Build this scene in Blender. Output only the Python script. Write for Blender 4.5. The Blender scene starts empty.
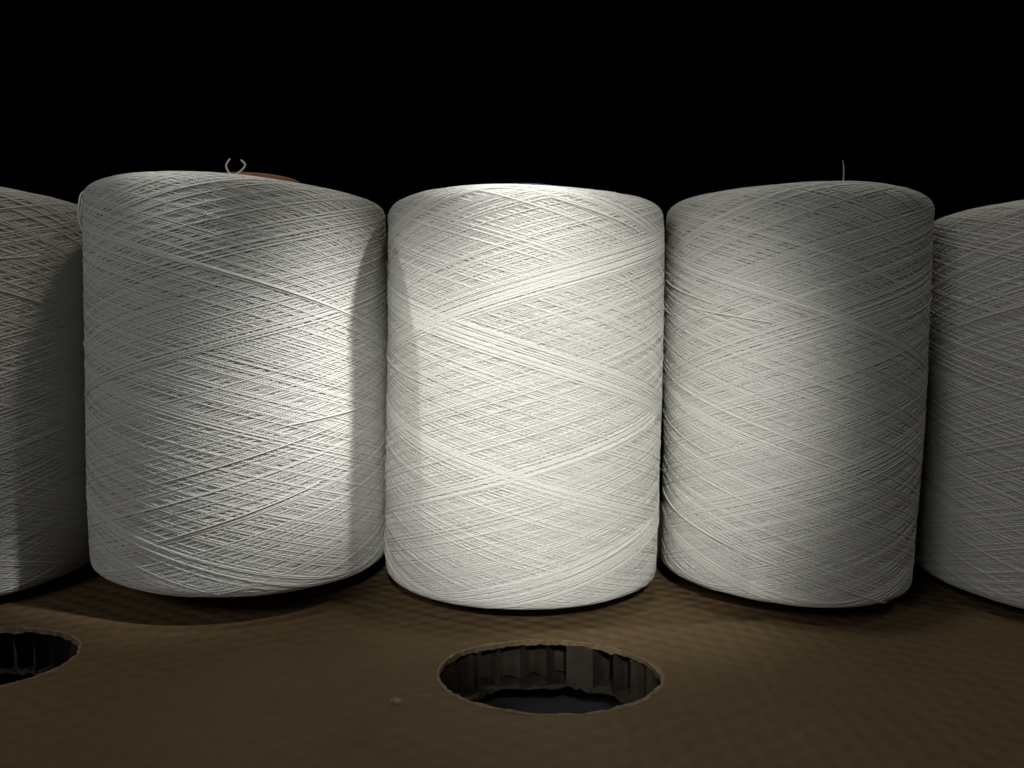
import bpy, bmesh, math
import numpy as np
from mathutils import Vector, Matrix

R_ = math.radians
sc = bpy.context.scene
col = sc.collection

# ------------------------------------------------------------------ camera
cam_d = bpy.data.cameras.new('camera')
cam = bpy.data.objects.new('camera', cam_d)
col.objects.link(cam)
sc.camera = cam
cam_d.sensor_width = 36.0
cam_d.lens = 27.18
cam_d.clip_start = 0.01
cam_d.clip_end = 50.0
cam.matrix_world = (Matrix.Translation((0.0, -0.58, 0.184))
                    @ Matrix.Rotation(R_(90 - 3.26), 4, 'X')
                    @ Matrix.Rotation(R_(0.7), 4, 'Z'))
cam_d.dof.use_dof = True
cam_d.dof.focus_distance = 0.49
cam_d.dof.aperture_fstop = 9.0

# ------------------------------------------------------------------ world, view
w = bpy.data.worlds.new('World')
sc.world = w
w.use_nodes = True
w.node_tree.nodes['Background'].inputs[0].default_value = (0.9, 1.0, 1.0, 1)
w.node_tree.nodes['Background'].inputs[1].default_value = 0.0
vs = sc.view_settings
vs.view_transform = 'Standard'
vs.look = 'None'
vs.exposure = 0.0
vs.gamma = 1.0
vs.use_curve_mapping = False


# ------------------------------------------------------------------ lamps
def spot(name, loc, aim, watts, half, blend, size, colour):
    d = bpy.data.lights.new(name, 'SPOT')
    d.energy = watts
    d.spot_size = R_(half * 2)
    d.spot_blend = blend
    d.shadow_soft_size = size
    d.color = colour
    o = bpy.data.objects.new(name, d)
    col.objects.link(o)
    o.location = loc
    o.rotation_euler = (Vector(aim) - Vector(loc)).to_track_quat('-Z', 'Y').to_euler()
    return o


def area(name, loc, aim, watts, sx, sy, colour):
    d = bpy.data.lights.new(name, 'AREA')
    d.energy = watts
    d.shape = 'RECTANGLE'
    d.size = sx
    d.size_y = sy
    d.color = colour
    o = bpy.data.objects.new(name, d)
    col.objects.link(o)
    o.location = loc
    o.rotation_euler = (Vector(aim) - Vector(loc)).to_track_quat('-Z', 'Y').to_euler()
    return o


def beam(name, aim, azimuth, elevation, dist, watts, half, blend, size, colour):
    """a spot that reaches its aim from the given compass direction (0 = +x, -90 = the viewer) and height"""
    a, e = R_(azimuth), R_(elevation)
    d = Vector((math.cos(a) * math.cos(e), math.sin(a) * math.cos(e), math.sin(e)))
    return spot(name, Vector(aim) + d * dist, aim, watts, half, blend, size, colour)


beam('lamp_right', (-0.118, -0.080, 0.165), -24, 48, 1.0, 72.0, 4.8, 1.0, 0.036, (1.0, 1.0, 0.99))
beam('lamp_left', (-0.060, -0.09, 0.165), -168, 45, 1.0, 20.0, 4.8, 1.0, 0.012, (1.0, 1.0, 0.98))
beam('lamp_front', (0.040, -0.1, 0.148), -90, 23, 1.0, 54.0, 10.6, 1.0, 0.03, (1.0, 1.0, 0.955))
side = Vector((math.cos(R_(-24)) * math.cos(R_(52)), math.sin(R_(-24)) * math.cos(R_(52)), math.sin(R_(52))))
area('lamp_side', Vector((0, -0.1, 0.15)) + side * 2.2, (0.0, -0.1, 0.15), 2.2, 0.10, 0.08, (1.0, 0.99, 0.97))
area('lamp_above', (0.13, -0.075, 1.3), (0.13, -0.075, 0.0), 2.3, 0.10, 0.07, (1.0, 0.95, 0.82))
area('lamp_fill', (-0.75, -1.25, 0.80), (-0.12, -0.1, 0.15), 3.9, 0.6, 0.3, (1.0, 1.0, 0.99))


# ------------------------------------------------------------------ materials
class NT:
    def __init__(self, name):
        self.m = bpy.data.materials.new(name)
        self.m.use_nodes = True
        self.t = self.m.node_tree
        self.b = self.t.nodes['Principled BSDF']

    def n(self, typ, **kw):
        nd = self.t.nodes.new(typ)
        for k, v in kw.items():
            setattr(nd, k, v)
        return nd

    def link(self, a, b):
        self.t.links.new(a, b)

    def math(self, op, a, b=None):
        nd = self.n('ShaderNodeMath', operation=op)
        for i, v in enumerate((a, b)):
            if v is None:
                continue
            if isinstance(v, (int, float)):
                nd.inputs[i].default_value = v
            else:
                self.link(v, nd.inputs[i])
        return nd.outputs[0]

    def noise(self, scale, detail=3.0, vec=None):
        nd = self.n('ShaderNodeTexNoise')
        nd.inputs['Scale'].default_value = scale
        nd.inputs['Detail'].default_value = detail
        if vec is not None:
            self.link(vec, nd.inputs['Vector'])
        return nd.outputs['Fac']

    def ramp(self, fac, stops):
        nd = self.n('ShaderNodeValToRGB')
        el = nd.color_ramp.elements
        while len(el) < len(stops):
            el.new(0.5)
        for e, (p, c) in zip(el, stops):
            e.position = p
            e.color = (c[0], c[1], c[2], 1)
        self.link(fac, nd.inputs[0])
        return nd.outputs[0]

    def bump(self, h, strength, dist, prev=None):
        nd = self.n('ShaderNodeBump')
        nd.inputs['Strength'].default_value = strength
        nd.inputs['Distance'].default_value = dist
        self.link(h, nd.inputs['Height'])
        if prev is not None:
            self.link(prev, nd.inputs['Normal'])
        return nd.outputs[0]


def mat_thread(name, tone=(0.89, 0.885, 0.845)):
    k = NT(name)
    al = k.n('ShaderNodeAttribute', attribute_name='along').outputs['Fac']
    ar = k.n('ShaderNodeAttribute', attribute_name='around').outputs['Fac']
    tn = k.n('ShaderNodeAttribute', attribute_name='tint').outputs['Fac']
    # two plies twisted together: a ridge that winds round the thread
    ph = k.math('ADD', k.math('MULTIPLY', al, 2 * math.pi / 0.0017), k.math('MULTIPLY', ar, 2.0))
    wv = k.math('ABSOLUTE', k.math('SINE', k.math('MULTIPLY', ph, 0.5)))
    geo = k.n('ShaderNodeNewGeometry').outputs['Position']
    c = k.ramp(tn, [(0.0, tuple(x * 0.82 for x in tone)), (1.0, tone)])
    k.link(c, k.b.inputs['Base Color'])
    k.link(k.bump(wv, 0.55, 0.0005, k.bump(k.noise(2600, 2, geo), 0.25, 0.0003)), k.b.inputs['Normal'])
    # a little light passes through the thread to the turns beneath
    tl = k.n('ShaderNodeBsdfTranslucent')
    tl.inputs['Color'].default_value = (0.88, 0.855, 0.74, 1)
    mx = k.n('ShaderNodeMixShader')
    mx.inputs[0].default_value = 0.30
    k.link(k.b.outputs[0], mx.inputs[1])
    k.link(tl.outputs[0], mx.inputs[2])
    k.link(mx.outputs[0], k.t.nodes['Material Output'].inputs['Surface'])
    k.link(k.math('SUBTRACT', 0.52, k.math('MULTIPLY', tn, 0.24)), k.b.inputs['Roughness'])
    k.b.inputs['Specular IOR Level'].default_value = 0.5
    return k.m


def mat_yarn_body(name):
    k = NT(name)
    geo = k.n('ShaderNodeTexCoord').outputs['Object']
    mp = k.n('ShaderNodeMapping')
    mp.inputs['Scale'].default_value = (1, 1, 6)
    k.link(geo, mp.inputs[0])
    nz = k.noise(160, 4, mp.outputs[0])
    c = k.ramp(nz, [(0.35, (0.68, 0.67, 0.60)), (0.65, (0.82, 0.81, 0.75))])
    k.link(c, k.b.inputs['Base Color'])
    k.link(k.bump(nz, 0.8, 0.002), k.b.inputs['Normal'])
    k.b.inputs['Roughness'].default_value = 0.7
    return k.m


def mat_simple(name, c0, c1, scale, rough, bump=0.3, dist=0.0005):
    k = NT(name)
    geo = k.n('ShaderNodeTexCoord').outputs['Object']
    nz = k.noise(scale, 5, geo)
    k.link(k.ramp(nz, [(0.3, c0), (0.7, c1)]), k.b.inputs['Base Color'])
    k.link(k.bump(nz, bump, dist), k.b.inputs['Normal'])
    k.b.inputs['Roughness'].default_value = rough
    return k.m


def mat_cardboard(name):
    k = NT(name)
    geo = k.n('ShaderNodeTexCoord').outputs['Object']
    big = k.noise(9, 4, geo)
    fib = k.n('ShaderNodeMapping')
    fib.inputs['Scale'].default_value = (1, 1.6, 1)
    k.link(geo, fib.inputs[0])
    fine = k.noise(420, 5, fib.outputs[0])
    mixv = k.math('ADD', k.math('MULTIPLY', big, 0.6), k.math('MULTIPLY', fine, 0.4))
    k.link(k.ramp(mixv, [(0.3, (0.080, 0.051, 0.023)), (0.7, (0.125, 0.083, 0.039))]), k.b.inputs['Base Color'])
    # honeycomb core telegraphing through the liner: a shallow, slightly irregular emboss
    warp = k.n('ShaderNodeTexNoise')
    warp.inputs['Scale'].default_value = 14
    vm = k.n('ShaderNodeVectorMath', operation='SCALE')
    k.link(warp.outputs['Color'], vm.inputs[0])
    vm.inputs['Scale'].default_value = 0.012
    k.link(geo, warp.inputs['Vector'])
    va = k.n('ShaderNodeVectorMath', operation='ADD')
    k.link(geo, va.inputs[0])
    k.link(vm.outputs[0], va.inputs[1])
    sp = k.n('ShaderNodeSeparateXYZ')
    k.link(va.outputs[0], sp.inputs[0])
    kx, ky = k.math('MULTIPLY', sp.outputs[0], 520.0), k.math('MULTIPLY', sp.outputs[1], 520.0)
    emb = k.math('COSINE', kx)
    for sg in (1, -1):
        emb = k.math('ADD', emb, k.math('COSINE', k.math('ADD', k.math('MULTIPLY', kx, 0.5), k.math('MULTIPLY', ky, 0.866 * sg))))
    fade = k.math('ADD', 0.25, k.noise(11, 2, geo))
    b1 = k.bump(k.math('MULTIPLY', emb, fade), 1.0, 0.00035)
    b2 = k.bump(k.noise(26, 3, geo), 0.35, 0.0015, b1)
    b3 = k.bump(fine, 0.25, 0.0006, b2)
    k.link(b3, k.b.inputs['Normal'])
    k.b.inputs['Roughness'].default_value = 0.75
    k.b.inputs['Specular IOR Level'].default_value = 0.25
    return k.m


M_thread = mat_thread('white_thread')
M_body = mat_yarn_body('yarn_under_layers')
M_card = mat_cardboard('brown_cardboard')
M_torn = mat_simple('torn_paper', (0.09, 0.062, 0.032), (0.21, 0.150, 0.085), 300, 0.9, 0.5, 0.001)
M_core = mat_simple('shaded_honeycomb_paper', (0.020, 0.015, 0.009), (0.048, 0.035, 0.021), 90, 0.85)  # kraft paper darkened: the shade inside the holes is put into its colour
M_tube = mat_simple('brown_paper_tube', (0.24, 0.11, 0.05), (0.34, 0.17, 0.08), 120, 0.7)
M_blue = mat_simple('blue_tube', (0.03, 0.08, 0.25), (0.05, 0.12, 0.33), 80, 0.5)
M_floor = mat_simple('dark_film', (0.045, 0.047, 0.052), (0.09, 0.092, 0.098), 25, 0.35, 0.5, 0.004)
M_lint = mat_simple('lint', (0.30, 0.28, 0.23), (0.42, 0.40, 0.34), 400, 0.9)


# ------------------------------------------------------------------ mesh helpers
def link_mesh(name, me, parent=None, mats=()):
    for m in mats:
        me.materials.append(m)
    o = bpy.data.objects.new(name, me)
    col.objects.link(o)
    if parent is not None:
        o.parent = parent
    return o


def np_mesh(name, co, quads, attrs=None, mat_idx=None, smooth=True):
    me = bpy.data.meshes.new(name)
    nv, nf = len(co), len(quads)
    me.vertices.add(nv)
    me.vertices.foreach_set('co', co.astype(np.float32).ravel())
    me.loops.add(nf * 4)
    me.loops.foreach_set('vertex_index', quads.astype(np.int32).ravel())
    me.polygons.add(nf)
    me.polygons.foreach_set('loop_start', np.arange(0, nf * 4, 4, dtype=np.int32))
    me.polygons.foreach_set('loop_total', np.full(nf, 4, dtype=np.int32))
    if mat_idx is not None:
        me.polygons.foreach_set('material_index', mat_idx.astype(np.int32))
    me.polygons.foreach_set('use_smooth', np.full(nf, smooth, dtype=bool))
    for k, v in (attrs or {}).items():
        a = me.attributes.new(k, 'FLOAT', 'POINT')
        a.data.foreach_set('value', v.astype(np.float32))
    me.update(calc_edges=True)
    return me


def tube_np(P, rad, out=None, nside=6, arc=None, flat=1.0):
    """tube round the polyline P; with out (outward normals) only the outer arc is built"""
    P = np.asarray(P, float)
    n = len(P)
    T = np.gradient(P, axis=0)
    T /= np.linalg.norm(T, axis=1, keepdims=True)
    if out is None:
        up = np.array([0.13, 0.21, 0.97])
        U = np.cross(T, up)
        U /= np.linalg.norm(U, axis=1, keepdims=True)
        N = np.cross(U, T)
    else:
        N = out - (out * T).sum(1, keepdims=True) * T
        N /= np.linalg.norm(N, axis=1, keepdims=True)
        U = np.cross(T, N)
    a0 = math.pi if arc is None else arc
    th = np.linspace(-a0, a0, nside + 1)
    r = np.broadcast_to(np.asarray(rad, float), (n,))[:, None, None]
    co = P[:, None, :] + r * (flat * np.cos(th)[None, :, None] * N[:, None, :] + np.sin(th)[None, :, None] * U[:, None, :])
    i = np.arange(n - 1)[:, None]
    j = np.arange(nside)[None, :]
    a = i * (nside + 1) + j
    q = np.stack([a, a + 1, a + nside + 2, a + nside + 1], -1).reshape(-1, 4)
    ln = np.concatenate([[0], np.cumsum(np.linalg.norm(np.diff(P, axis=0), axis=1))])
    along = np.repeat(ln, nside + 1)
    around = np.tile(th, n)
    return co.reshape(-1, 3), q, along, around


def smooth_noise(rng, x, scale, octaves=1):
    """1-D value noise at positions x"""
    tot = np.zeros_like(x)
    for o in range(octaves):
        f = scale * 2 ** o
        k = np.floor(x.max() * f) + 3
        v = rng.standard_normal(int(k) + 2)
        t = x * f
        i = np.floor(t).astype(int)
        u = t - i
        u = u * u * (3 - 2 * u)
        tot += (v[i] * (1 - u) + v[i + 1] * u) / 2 ** o
    return tot


# ------------------------------------------------------------------ the yarn package
class Profile:
    """side + rounded shoulders of the package; p = arc length from mid height"""
    def __init__(s, z0, z1, rb, rt, rc_t=0.0125, rc_b=0.006, bulge=0.0012):
        s.z0, s.z1, s.rb, s.rt, s.ct, s.cb, s.bulge = z0, z1, rb, rt, rc_t, rc_b, bulge
        s.zm = 0.5 * (z0 + z1)
        s.up = z1 - rc_t - s.zm
        s.dn = s.zm - (z0 + rc_b)
        s.smax = s.up + rc_t * math.pi / 2
        s.smin = -(s.dn + rc_b * math.pi / 2)

    def rad(s, z):
        t = (z - s.z0) / (s.z1 - s.z0)
        return s.rb + (s.rt - s.rb) * t + s.bulge * np.sin(np.pi * np.clip(t, 0, 1))

    def at(s, p):
        p = np.asarray(p, float)
        at = np.clip((p - s.up) / s.ct, 0, math.pi / 2)
        ab = np.clip((-s.dn - p) / s.cb, 0, math.pi / 2)
        z = s.zm + np.clip(p, -s.dn, s.up)
        r = s.rad(z)
        r = r - s.ct * (1 - np.cos(at)) - s.cb * (1 - np.cos(ab))
        z = z + s.ct * np.sin(at) - s.cb * np.sin(ab)
        over = np.maximum(p - s.smax, 0)
        r = r - over
        z = z + over * 0.15
        under = np.maximum(s.smin - p, 0)
        r = r - under
        nr = np.cos(at) * np.cos(ab)
        nz = np.sin(at) - np.sin(ab)
        return r, z, nr, nz


def winding(seed, prof, tube_r, W0, nd, ribbons, thick=0.00050, top_lean=0.0, bot_drop=0.0, rough=0.00006, extra=()):
    rng = np.random.default_rng(seed)
    seg = 66
    # winding ratio per double stroke; drifts, and locks into ribbons near the whole number
    Wk = np.full(nd, W0)
    a = 0
    while a < nd:
        n = int(rng.integers(18, 60))
        Wk[a:a + n] = W0 + rng.choice([0.0, 0.0, 0.0006, -0.0007, 0.0045, -0.006])
        a += n
    Wk += rng.normal(0, 0.0011, nd)
    start = {}
    ribbon = np.zeros(nd)
    for (a, n, wv, tf) in ribbons:
        Wk[a:a + n] = wv
        if tf is not None:
            start[a] = -math.pi / 2 - 2 * math.pi * wv * tf
            ribbon[a:a + n] = 1
    d1, d2, d3 = rng.random(3) * 6.28
    zm, zh = 0.5 * (prof.z0 + prof.z1), 0.5 * (prof.z1 - prof.z0)

    def dent(phi, z):
        """packages are never quite round"""
        return (0.0007 * np.sin(2 * phi + d1 + 4 * z) + 0.0005 * np.sin(3 * phi + d2 - 17 * z) + 0.0004 * np.sin(5 * phi + d3 + 31 * z))

    def lean(phi, z):
        u = (z - zm) / zh
        return - bot_drop * np.clip(-u, 0, 2) ** 4 * (1 + np.cos(phi)) / 2 - top_lean * np.clip(u, 0, 2) ** 6 * np.cos(phi) + np.sign(u) * np.abs(u) ** 6 * (0.0004 * np.sin(phi + d2) + 0.0006 * np.sin(3 * phi + d3))
    COS, QS, AL, AR, TN = [], [], [], [], []
    off = 0
    phase = rng.random() * 6.28
    for k in range(nd):
        turns = Wk[k]
        n = int(seg * turns)
        t = np.linspace(0, 1, n + 1)
        if k in start:
            phase = start[k]
        phi = phase + 2 * math.pi * turns * t
        phase = phi[-1]
        kk = 0.992
        tri = np.arcsin(kk * np.cos(2 * math.pi * t)) / math.asin(kk)
        jt, jb = rng.random(2) ** 2 * 0.006
        if rng.random() < 0.12:
            jt += 0.006 * rng.random()
        hi = prof.smax - 0.002 - jt
        lo = prof.smin + 0.002 + jb
        p = lo + (hi - lo) * (tri + 1) / 2
        p = p + 0.00035 * smooth_noise(rng, t * turns, 3.0, 2)
        r, z, nr, nz = prof.at(p)
        lift = (k - nd) * 0.0000028 + rng.normal(0, rough) + 0.00005 * smooth_noise(rng, t * turns, 5.0)
        if ribbon[k]:
            lift = 0.00022 + (k - nd) * 0.0000028 + rng.normal(0, 0.00003)
        r = r + lift * nr
        z = z + lift * nz
        r = r + dent(phi, z)
        z = z + lean(phi, z)
        c, s_ = np.cos(phi), np.sin(phi)
        P = np.stack([r * c, r * s_, z], 1)
        N = np.stack([nr * c, nr * s_, nz], 1)
        rad = thick * (1 + 0.14 * rng.standard_normal())
        rad = thick * 1.05 if ribbon[k] else min(max(rad, thick * 0.7), thick * 1.35)
        co, q, al, ar = tube_np(P, rad, N, 5, math.radians(112), 0.66)
        COS.append(co)
        QS.append(q + off)
        AL.append(al + rng.random())
        AR.append(ar)
        TN.append(np.full(len(co), 1.0 if ribbon[k] else rng.random()))
        off += len(co)
    # slack lengths of thread standing a little off the surface
    for k in range(12):
        n = 40
        t = np.linspace(0, 1, n)
        sg = rng.choice([-1, 1])
        phi = rng.random() * 6.28 + t * rng.uniform(0.5, 1.6)
        p = rng.uniform(prof.smin * 0.9, prof.smax * 0.95) + sg * (phi - phi[0]) * 0.1 * math.tan(rng.uniform(0.15, 0.36))
        p = np.clip(p, prof.smin, prof.smax)
        r, z, nr, nz = prof.at(p)
        h = rng.uniform(0.0004, 0.0012) * np.sin(np.pi * t) ** 0.7 - 0.0002
        r = r + h * nr + dent(phi, z)
        z = z + h * nz + lean(phi, z)
        P = np.stack([r * np.cos(phi), r * np.sin(phi), z], 1)
        N = np.stack([nr * np.cos(phi), nr * np.sin(phi), nz], 1)
        co, q, al, ar = tube_np(P, 0.00055, N, 6)
        COS.append(co); QS.append(q + off); AL.append(al); AR.append(ar)
        TN.append(np.full(len(co), 0.9)); off += len(co)
    # single fine fibres
    for k in range(60):
        a0, p0 = rng.random() * 6.28, rng.uniform(-prof.dn, prof.up)
        r, z, nr, nz = prof.at(np.array([p0]))
        r = r + dent(a0, z) - 0.0003
        z = z + lean(a0, z)
        N = np.array([nr[0] * math.cos(a0), nr[0] * math.sin(a0), nz[0]])
        q0 = np.array([r[0] * math.cos(a0), r[0] * math.sin(a0), z[0]])
        dv = N * 0.5 + rng.normal(0, 0.6, 3)
        t = np.linspace(0, 1, 12)[:, None]
        P = q0 + t * dv * rng.uniform(0.003, 0.007) + t ** 2 * rng.normal(0, 0.0025, 3)
        co, q, al, ar = tube_np(P, 0.00007, None, 4)
        COS.append(co); QS.append(q + off); AL.append(al); AR.append(ar)
        TN.append(np.full(len(co), 0.9)); off += len(co)
    for P, rad in extra:
        co, q, al, ar = tube_np(P, rad, None, 6)
        COS.append(co); QS.append(q + off); AL.append(al); AR.append(ar)
        TN.append(np.full(len(co), 0.8)); off += len(co)
    nthread = sum(len(q) for q in QS)
    # the closed body of the layers underneath
    ps = np.concatenate([np.linspace(prof.smin - (prof.rb - prof.cb - tube_r), prof.smin, 8)[:-1],
                         np.linspace(prof.smin, -prof.dn, 8)[:-1],
                         np.linspace(-prof.dn, prof.up, 40)[:-1],
                         np.linspace(prof.up, prof.smax, 8)[:-1],
                         np.linspace(prof.smax, prof.smax + (prof.rt - prof.ct - tube_r), 24)])
    r, z, nr, nz = prof.at(ps)
    ring = 0.0004 * np.sin(np.arange(len(ps)) * 2.4) * (ps > prof.smax)
    r = r - 0.0014 * nr
    z = z - 0.0014 * nz + ring
    A = np.linspace(0, 2 * math.pi, 129)
    zz = np.broadcast_to(z[:, None], (len(r), 129))
    rr = r[:, None] + dent(A[None, :], zz) * nr[:, None]
    zz = zz + lean(A[None, :], zz)
    co = np.stack([rr * np.cos(A), rr * np.sin(A), zz], -1).reshape(-1, 3)
    i = np.arange(len(r) - 1)[:, None]
    j = np.arange(128)[None, :]
    a = i * 129 + j
    q = np.stack([a, a + 1, a + 130, a + 129], -1).reshape(-1, 4)
    COS.append(co)
    QS.append(q + off)
    for L in (AL, AR, TN):
        L.append(np.zeros(len(co)))
    Q = np.concatenate(QS)
    mi = np.zeros(len(Q), int)
    mi[nthread:] = 1
    return np_mesh('yarn_winding', np.concatenate(COS), Q,
                   {'along': np.concatenate(AL), 'around': np.concatenate(AR), 'tint': np.concatenate(TN)}, mi)


def tube_mesh(ro, ri, z0, z1):
    bm = bmesh.new()
    n = 64
    prof = [(ri, z0), (ro, z0), (ro, z1 - 0.001), (ro - 0.0006, z1), (ri + 0.0006, z1), (ri, z1 - 0.001)]
    rings = [[bm.verts.new((r * math.cos(2 * math.pi * i / n), r * math.sin(2 * math.pi * i / n), z)) for i in range(n)] for r, z in prof]
    for k in range(len(prof)):
        A, B = rings[k], rings[(k + 1) % len(prof)]
        for i in range(n):
            bm.faces.new((A[i], A[(i + 1) % n], B[(i + 1) % n], B[i]))
    bmesh.ops.recalc_face_normals(bm, faces=bm.faces)
    me = bpy.data.meshes.new('tube')
    bm.to_mesh(me)
    bm.free()
    return me


def spline(pts, n=60):
    pts = np.asarray(pts, float)
    out = []
    m = len(pts)
    for i in range(m - 1):
        p0, p1, p2, p3 = pts[max(i - 1, 0)], pts[i], pts[i + 1], pts[min(i + 2, m - 1)]
        k = max(4, n // (m - 1))
        for t in np.linspace(0, 1, k, endpoint=False):
            out.append(0.5 * (2 * p1 + (p2 - p0) * t + (2 * p0 - 5 * p1 + 4 * p2 - p3) * t * t + (3 * p1 - p0 - 3 * p2 + p3) * t ** 3))
    out.append(pts[-1])
    return np.array(out)


def thread_part(name, pts, rad, parent, n=60, taper=None):
    P = spline(pts, n)
    r = rad if taper is None else np.linspace(rad, rad * taper, len(P))
    co, q, al, ar = tube_np(P, r, None, 8)
    me = np_mesh(name, co, q, {'along': al, 'around': ar, 'tint': np.full(len(co), 0.7)})
    return link_mesh(name, me, parent, [M_thread])


GROUP = 'white yarn spools standing in a row'


def spool(label, loc, z0, z1, rb, rt, seed, W0, nd, ribbons, tube_top, tube_m, tilt=(0, 0), rc_t=0.009, lean=0.0, drop=0.0, rough=0.00006):
    e = bpy.data.objects.new('yarn_spool', None)
    e.empty_display_size = 0.05
    col.objects.link(e)
    e.location = (loc[0], loc[1], 0.0)
    e.rotation_euler = (R_(tilt[0]), R_(tilt[1]), 0)
    e['label'] = label
    e['category'] = 'yarn spool'
    e['group'] = GROUP
    pr = Profile(z0, z1, rb, rt, rc_t)
    link_mesh('yarn_winding', winding(seed, pr, 0.032, W0, nd, ribbons, top_lean=lean, bot_drop=drop, rough=rough), e, [M_thread, M_body])
    tb = link_mesh('tube', tube_mesh(0.031, 0.027, 0.0015, tube_top), e, [tube_m])
    for p in tb.data.polygons:
        p.use_smooth = False
    return e, pr


ND = 480
WB = 3 - 1 / 14.0 + 0.00052
left_far, _ = spool('dim white yarn spool half in shadow, cut off by the left edge of the photo', (-0.418, -0.012), 0.008, 0.281, 0.099, 0.101,
                    11, WB, ND, [(200, 10, 3.006, None)], 0.290, M_tube)
left, pl = spool('wide white yarn spool with a curled thread end and brown tube rim on top', (-0.1992, 0.0), 0.0245, 0.2845, 0.1052, 0.1040,
                 22, WB - 0.004, ND, [(300, 4, 3.006, None), (452, 5, 3.0044, 0.12)], 0.2960, M_tube, (0.0, -0.4), 0.008, 0.0014, 0.0085)
mid, pm = spool('brightest white yarn spool with broad crossing thread bands, middle of the row', (0.0085, 0.0), 0.012, 0.2805, 0.1003, 0.1008,
                35, WB + 0.0053, ND, [(330, 8, 3.006, None), (428, 10, 3.0044, 0.345), (456, 18, 3.0044, 0.215)], 0.2940, M_blue, rough=0.00013)
right, prr = spool('grey white yarn spool with one thread end standing straight up from its top', (0.2062, 0.0), 0.013, 0.286, 0.0893, 0.0925,
                   47, WB, ND, [(280, 6, 3.006, None), (430, 3, 3.0044, 0.33), (455, 6, 3.0044, 0.17)], 0.289, M_tube, (0.0, 0.3), 0.009, -0.0003, 0.0, 0.00011)
right_far, _ = spool('darkest white yarn spool cut off by the right edge of the photo', (0.415, -0.006), 0.009, 0.281, 0.1, 0.1,
                     53, WB - 0.002, ND, [(180, 8, 3.006, None)], 0.285, M_tube)

# loose thread ends
thread_part('thread_end', [(0.014, -0.034, 0.2860), (0.0080, -0.04, 0.2930), (0.0042, -0.04, 0.2972), (0.0026, -0.04, 0.3016), (0.0050, -0.039, 0.3064)],
            0.0006, left)
thread_part('thread_end', [(-0.002, -0.036, 0.2890), (0.0075, -0.04, 0.2942), (0.0138, -0.041, 0.2985), (0.0157, -0.04, 0.3022), (0.0126, -0.039, 0.3056)],
            0.0006, left)
thread_part('thread_end', [(-0.032, -0.03, 0.2860), (-0.025, -0.035, 0.2950), (-0.012, -0.036, 0.2958), (-0.002, -0.036, 0.2950), (0.008, -0.04, 0.2890)],
            0.0008, left)
thread_part('thread_end', [(0.033, 0.0, 0.284), (0.0335, -0.002, 0.292), (0.0338, -0.004, 0.302), (0.0338, -0.004, 0.312), (0.0333, -0.003, 0.319)],
            0.0008, right, 60, 0.2)
thread_part('thread_end', [(-0.010, -0.05, 0.284), (-0.006, -0.055, 0.2892), (0.006, -0.055, 0.2897), (0.016, -0.055, 0.2890), (0.026, -0.05, 0.285)],
            0.0006, right)
for c in left.children:
    if c.name.startswith('tube'):
        c.location = (0.007, 0.0, 0.0032)
        c.rotation_euler = (0, R_(0.8), 0)

pol = [(198, .088, .2860), (202, .1035, .2838), (206, .1066, .2740), (211, .1068, .2640), (219, .1062, .2530), (231, .1049, .2430), (242, .1042, .2360)]
thread_part('slack_thread', [(r * math.cos(R_(a)), r * math.sin(R_(a)), z) for a, r, z in pol], 0.00055, left)
pol = [(190, .086, .2855), (199, .1030, .2830), (204, .1056, .2710), (213, .1058, .2590), (226, .1045, .2480)]
thread_part('slack_thread', [(r * math.cos(R_(a)), r * math.sin(R_(a)), z) for a, r, z in pol], 0.00055, left)

# ------------------------------------------------------------------ honeycomb cardboard pad
pad = bpy.data.objects.new('cardboard_pad', None)
col.objects.link(pad)
pad['label'] = 'brown honeycomb cardboard pad with oval cut holes under the spools'
pad['category'] = 'cardboard'

HOLES = [(0.0225, -0.162), (0.0225 - 0.332, -0.152), (0.0225 + 0.331, -0.168)]
HA, HB = 0.0618, 0.0475


def hole_loop(cx, cy, a, b, n, rng, rough):
    th = np.linspace(0, 2 * math.pi, n, endpoint=False)
    x = np.linspace(0, n / 6, n, endpoint=False)
    k = rng.standard_normal(n)
    k = (k + np.roll(k, 1) + np.roll(k, 2)) / 2
    low = sum(rng.normal() * np.cos(m * th + rng.random() * 6.28) for m in (2, 3, 5, 7)) * 0.35
    rr = rough * (0.45 * k + low)
    return np.stack([cx + (a + rr) * np.cos(th), cy + (b + rr) * np.sin(th)], 1)


def sheet(name, loops, ztop, thick, zjit, rng, mats, edge_mat=None):
    bm = bmesh.new()
    X0, X1, Y0, Y1 = -0.75, 0.75, -0.46, 0.30
    loops = [np.array([(X0, Y0), (X1, Y0), (X1, Y1), (X0, Y1)])] + loops
    edges = []
    for li, L in enumerate(loops):
        vs_ = [bm.verts.new((p[0], p[1], ztop + (rng.normal(0, zjit) if li else 0))) for p in L]
        for i in range(len(vs_)):
            edges.append(bm.edges.new((vs_[i], vs_[(i + 1) % len(vs_)])))
    bmesh.ops.triangle_fill(bm, use_beauty=True, edges=edges, normal=(0, 0, 1))
    for f in bm.faces:
        if f.normal.z < 0:
            f.normal_flip()
    top = list(bm.faces)
    r = bmesh.ops.extrude_face_region(bm, geom=top)
    for v in [g for g in r['geom'] if isinstance(g, bmesh.types.BMVert)]:
        v.co.z -= thick
    # extruded copies are the lower side; turn everything outward
    bmesh.ops.recalc_face_normals(bm, faces=bm.faces)
    if edge_mat is not None:
        for f in bm.faces:
            if abs(f.normal.z) < 0.6:
                f.material_index = 1
    me = bpy.data.meshes.new(name)
    bm.to_mesh(me)
    bm.free()
    return link_mesh(name, me, pad, mats)


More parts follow.
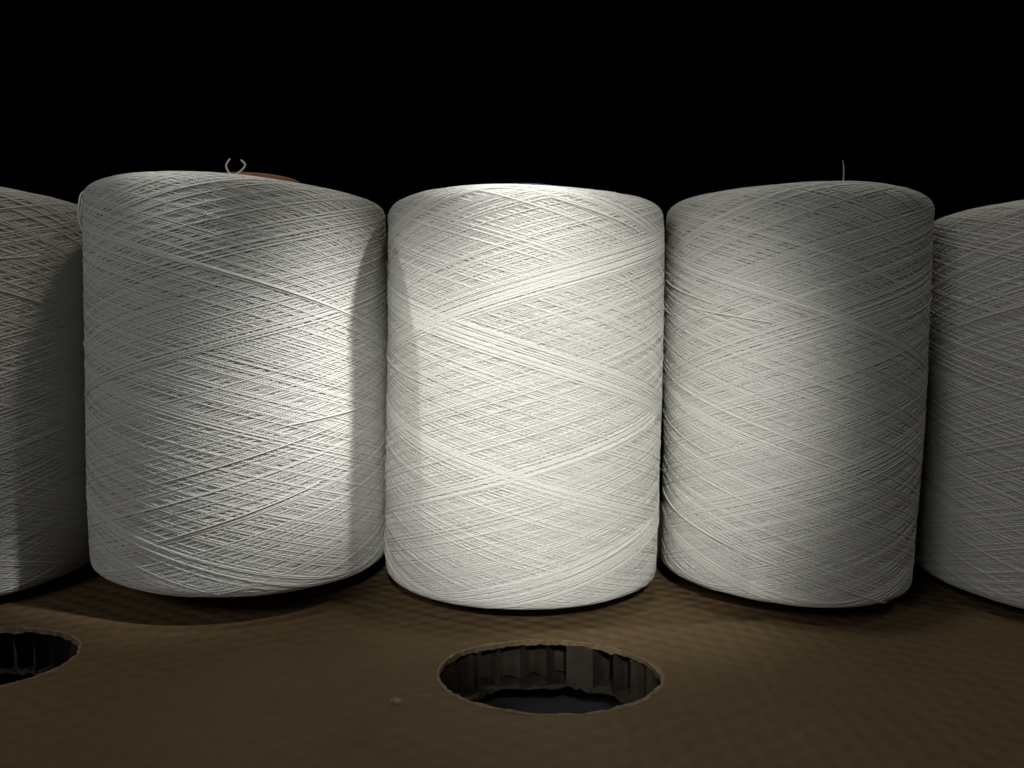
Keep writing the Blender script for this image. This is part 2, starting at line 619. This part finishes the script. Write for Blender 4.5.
rg = np.random.default_rng(5)
top_loops = [hole_loop(cx, cy, HA, HB, 150, rg, 0.0006) for cx, cy in HOLES]
sheet('top_sheet', top_loops, 0.0, 0.0012, 0.00015, rg, [M_card, M_torn], True)
low_loops = [hole_loop(cx + 0.001, cy + 0.002, HA - 0.0045, HB - 0.0025, 150, rg, 0.0024) for cx, cy in HOLES]
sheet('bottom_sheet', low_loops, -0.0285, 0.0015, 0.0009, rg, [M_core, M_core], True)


def hole_core(cx, cy, rng):
    """the cut honeycomb cells round a hole: paper walls that run back into open cells"""
    pts = []
    th = 0.0
    while th < 2 * math.pi - 0.08:
        step = rng.uniform(0.11, 0.26)
        nxt = min(th + step, 2 * math.pi)
        dep = rng.uniform(0.012, 0.026)
        m = (th + nxt) / 2

        def P(t, d):
            return (cx + (HA + 0.0007 + d) * math.cos(t), cy + (HB + 0.0007 + d) * math.sin(t))
        if rng.random() < 0.07:                       # a flap of paper left across the cell mouth
            pts += [P(th, 0), P(m, 0.0012), P(nxt - 0.01, 0.0004)]
        else:
            pts += [P(th, 0), P(th + 0.01, dep * 0.6), P(m - 0.03, dep), P(m + 0.03, dep), P(nxt - 0.02, dep * 0.6)]
        th = nxt
    bm = bmesh.new()
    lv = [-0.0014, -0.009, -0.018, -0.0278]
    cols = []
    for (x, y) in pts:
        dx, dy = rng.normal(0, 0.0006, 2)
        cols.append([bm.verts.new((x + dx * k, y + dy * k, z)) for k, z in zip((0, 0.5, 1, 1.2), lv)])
    for i in range(len(cols)):
        A, B = cols[i], cols[(i + 1) % len(cols)]
        for k in range(3):
            bm.faces.new((A[k], B[k], B[k + 1], A[k + 1]))
    me = bpy.data.meshes.new('honeycomb_wall')
    bm.to_mesh(me)
    bm.free()
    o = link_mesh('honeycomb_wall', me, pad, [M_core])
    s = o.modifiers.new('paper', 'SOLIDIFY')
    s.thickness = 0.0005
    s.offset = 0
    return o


def torn_edge(loop, rng):
    """frayed paper lip round the cut"""
    n = len(loop)
    c = loop.mean(0)
    d = (loop - c) / np.linalg.norm(loop - c, axis=1, keepdims=True)
    hgt = np.abs(np.convolve(np.tile(rng.standard_normal(n), 3), np.ones(4) / 3, 'same')[n:2 * n])
    wdt = np.abs(np.convolve(np.tile(rng.standard_normal(n), 3), np.ones(6) / 4, 'same')[n:2 * n])
    rows = [(0.0007 + 0.0006 * wdt, 0.00008 + 0 * hgt), (0.0002 + 0.0004 * wdt, 0.0002 + 0.0005 * hgt),
            (-0.0003 - 0.0009 * wdt, 0.0001 + 0.0005 * hgt), (-0.0002 - 0.0006 * wdt, -0.0022 - 0.0012 * hgt)]
    bm = bmesh.new()
    R = []
    for off, z in rows:
        R.append([bm.verts.new((loop[i][0] + d[i][0] * off[i], loop[i][1] + d[i][1] * off[i], z[i])) for i in range(n)])
    for k in range(3):
        for i in range(n):
            j = (i + 1) % n
            bm.faces.new((R[k][i], R[k][j], R[k + 1][j], R[k + 1][i]))
    me = bpy.data.meshes.new('torn_edge')
    bm.to_mesh(me)
    bm.free()
    return link_mesh('torn_edge', me, pad, [M_torn])


for (cx, cy), L in zip(HOLES, top_loops):
    hole_core(cx, cy, rg)
    torn_edge(L, rg)

# the layer below, seen dark through the holes
bm = bmesh.new()
for i in range(61):
    for j in range(41):
        x, y = -0.75 + 1.5 * i / 60, -0.46 + 0.76 * j / 40
        bm.verts.new((x, y, -0.052 + 0.003 * math.sin(x * 31 + 1) * math.cos(y * 27)))
bm.verts.ensure_lookup_table()
for i in range(60):
    for j in range(40):
        a = i * 41 + j
        bm.faces.new((bm.verts[a], bm.verts[a + 41], bm.verts[a + 42], bm.verts[a + 1])).smooth = True
me = bpy.data.meshes.new('floor')
bm.to_mesh(me)
bm.free()
fl = link_mesh('floor', me, None, [M_floor])
fl['kind'] = 'structure'

# a speck of lint on the cardboard
rl = np.random.default_rng(3)
COS, QS, off = [], [], 0
for k in range(26):
    pts = np.cumsum(rl.normal(0, 0.0007, (5, 3)), axis=0)
    pts[:, 2] = np.abs(pts[:, 2]) * 0.6 + 0.0004
    co, q, _, _ = tube_np(spline(pts, 24), 0.00011, None, 5)
    COS.append(co); QS.append(q + off); off += len(co)
lint = link_mesh('lint', np_mesh('lint', np.concatenate(COS), np.concatenate(QS)), None, [M_lint])
lint.location = (-0.0560, -0.1985, 0.0003)
lint['label'] = 'tiny pale tuft of lint on the brown cardboard left of the middle hole'
lint['category'] = 'lint'
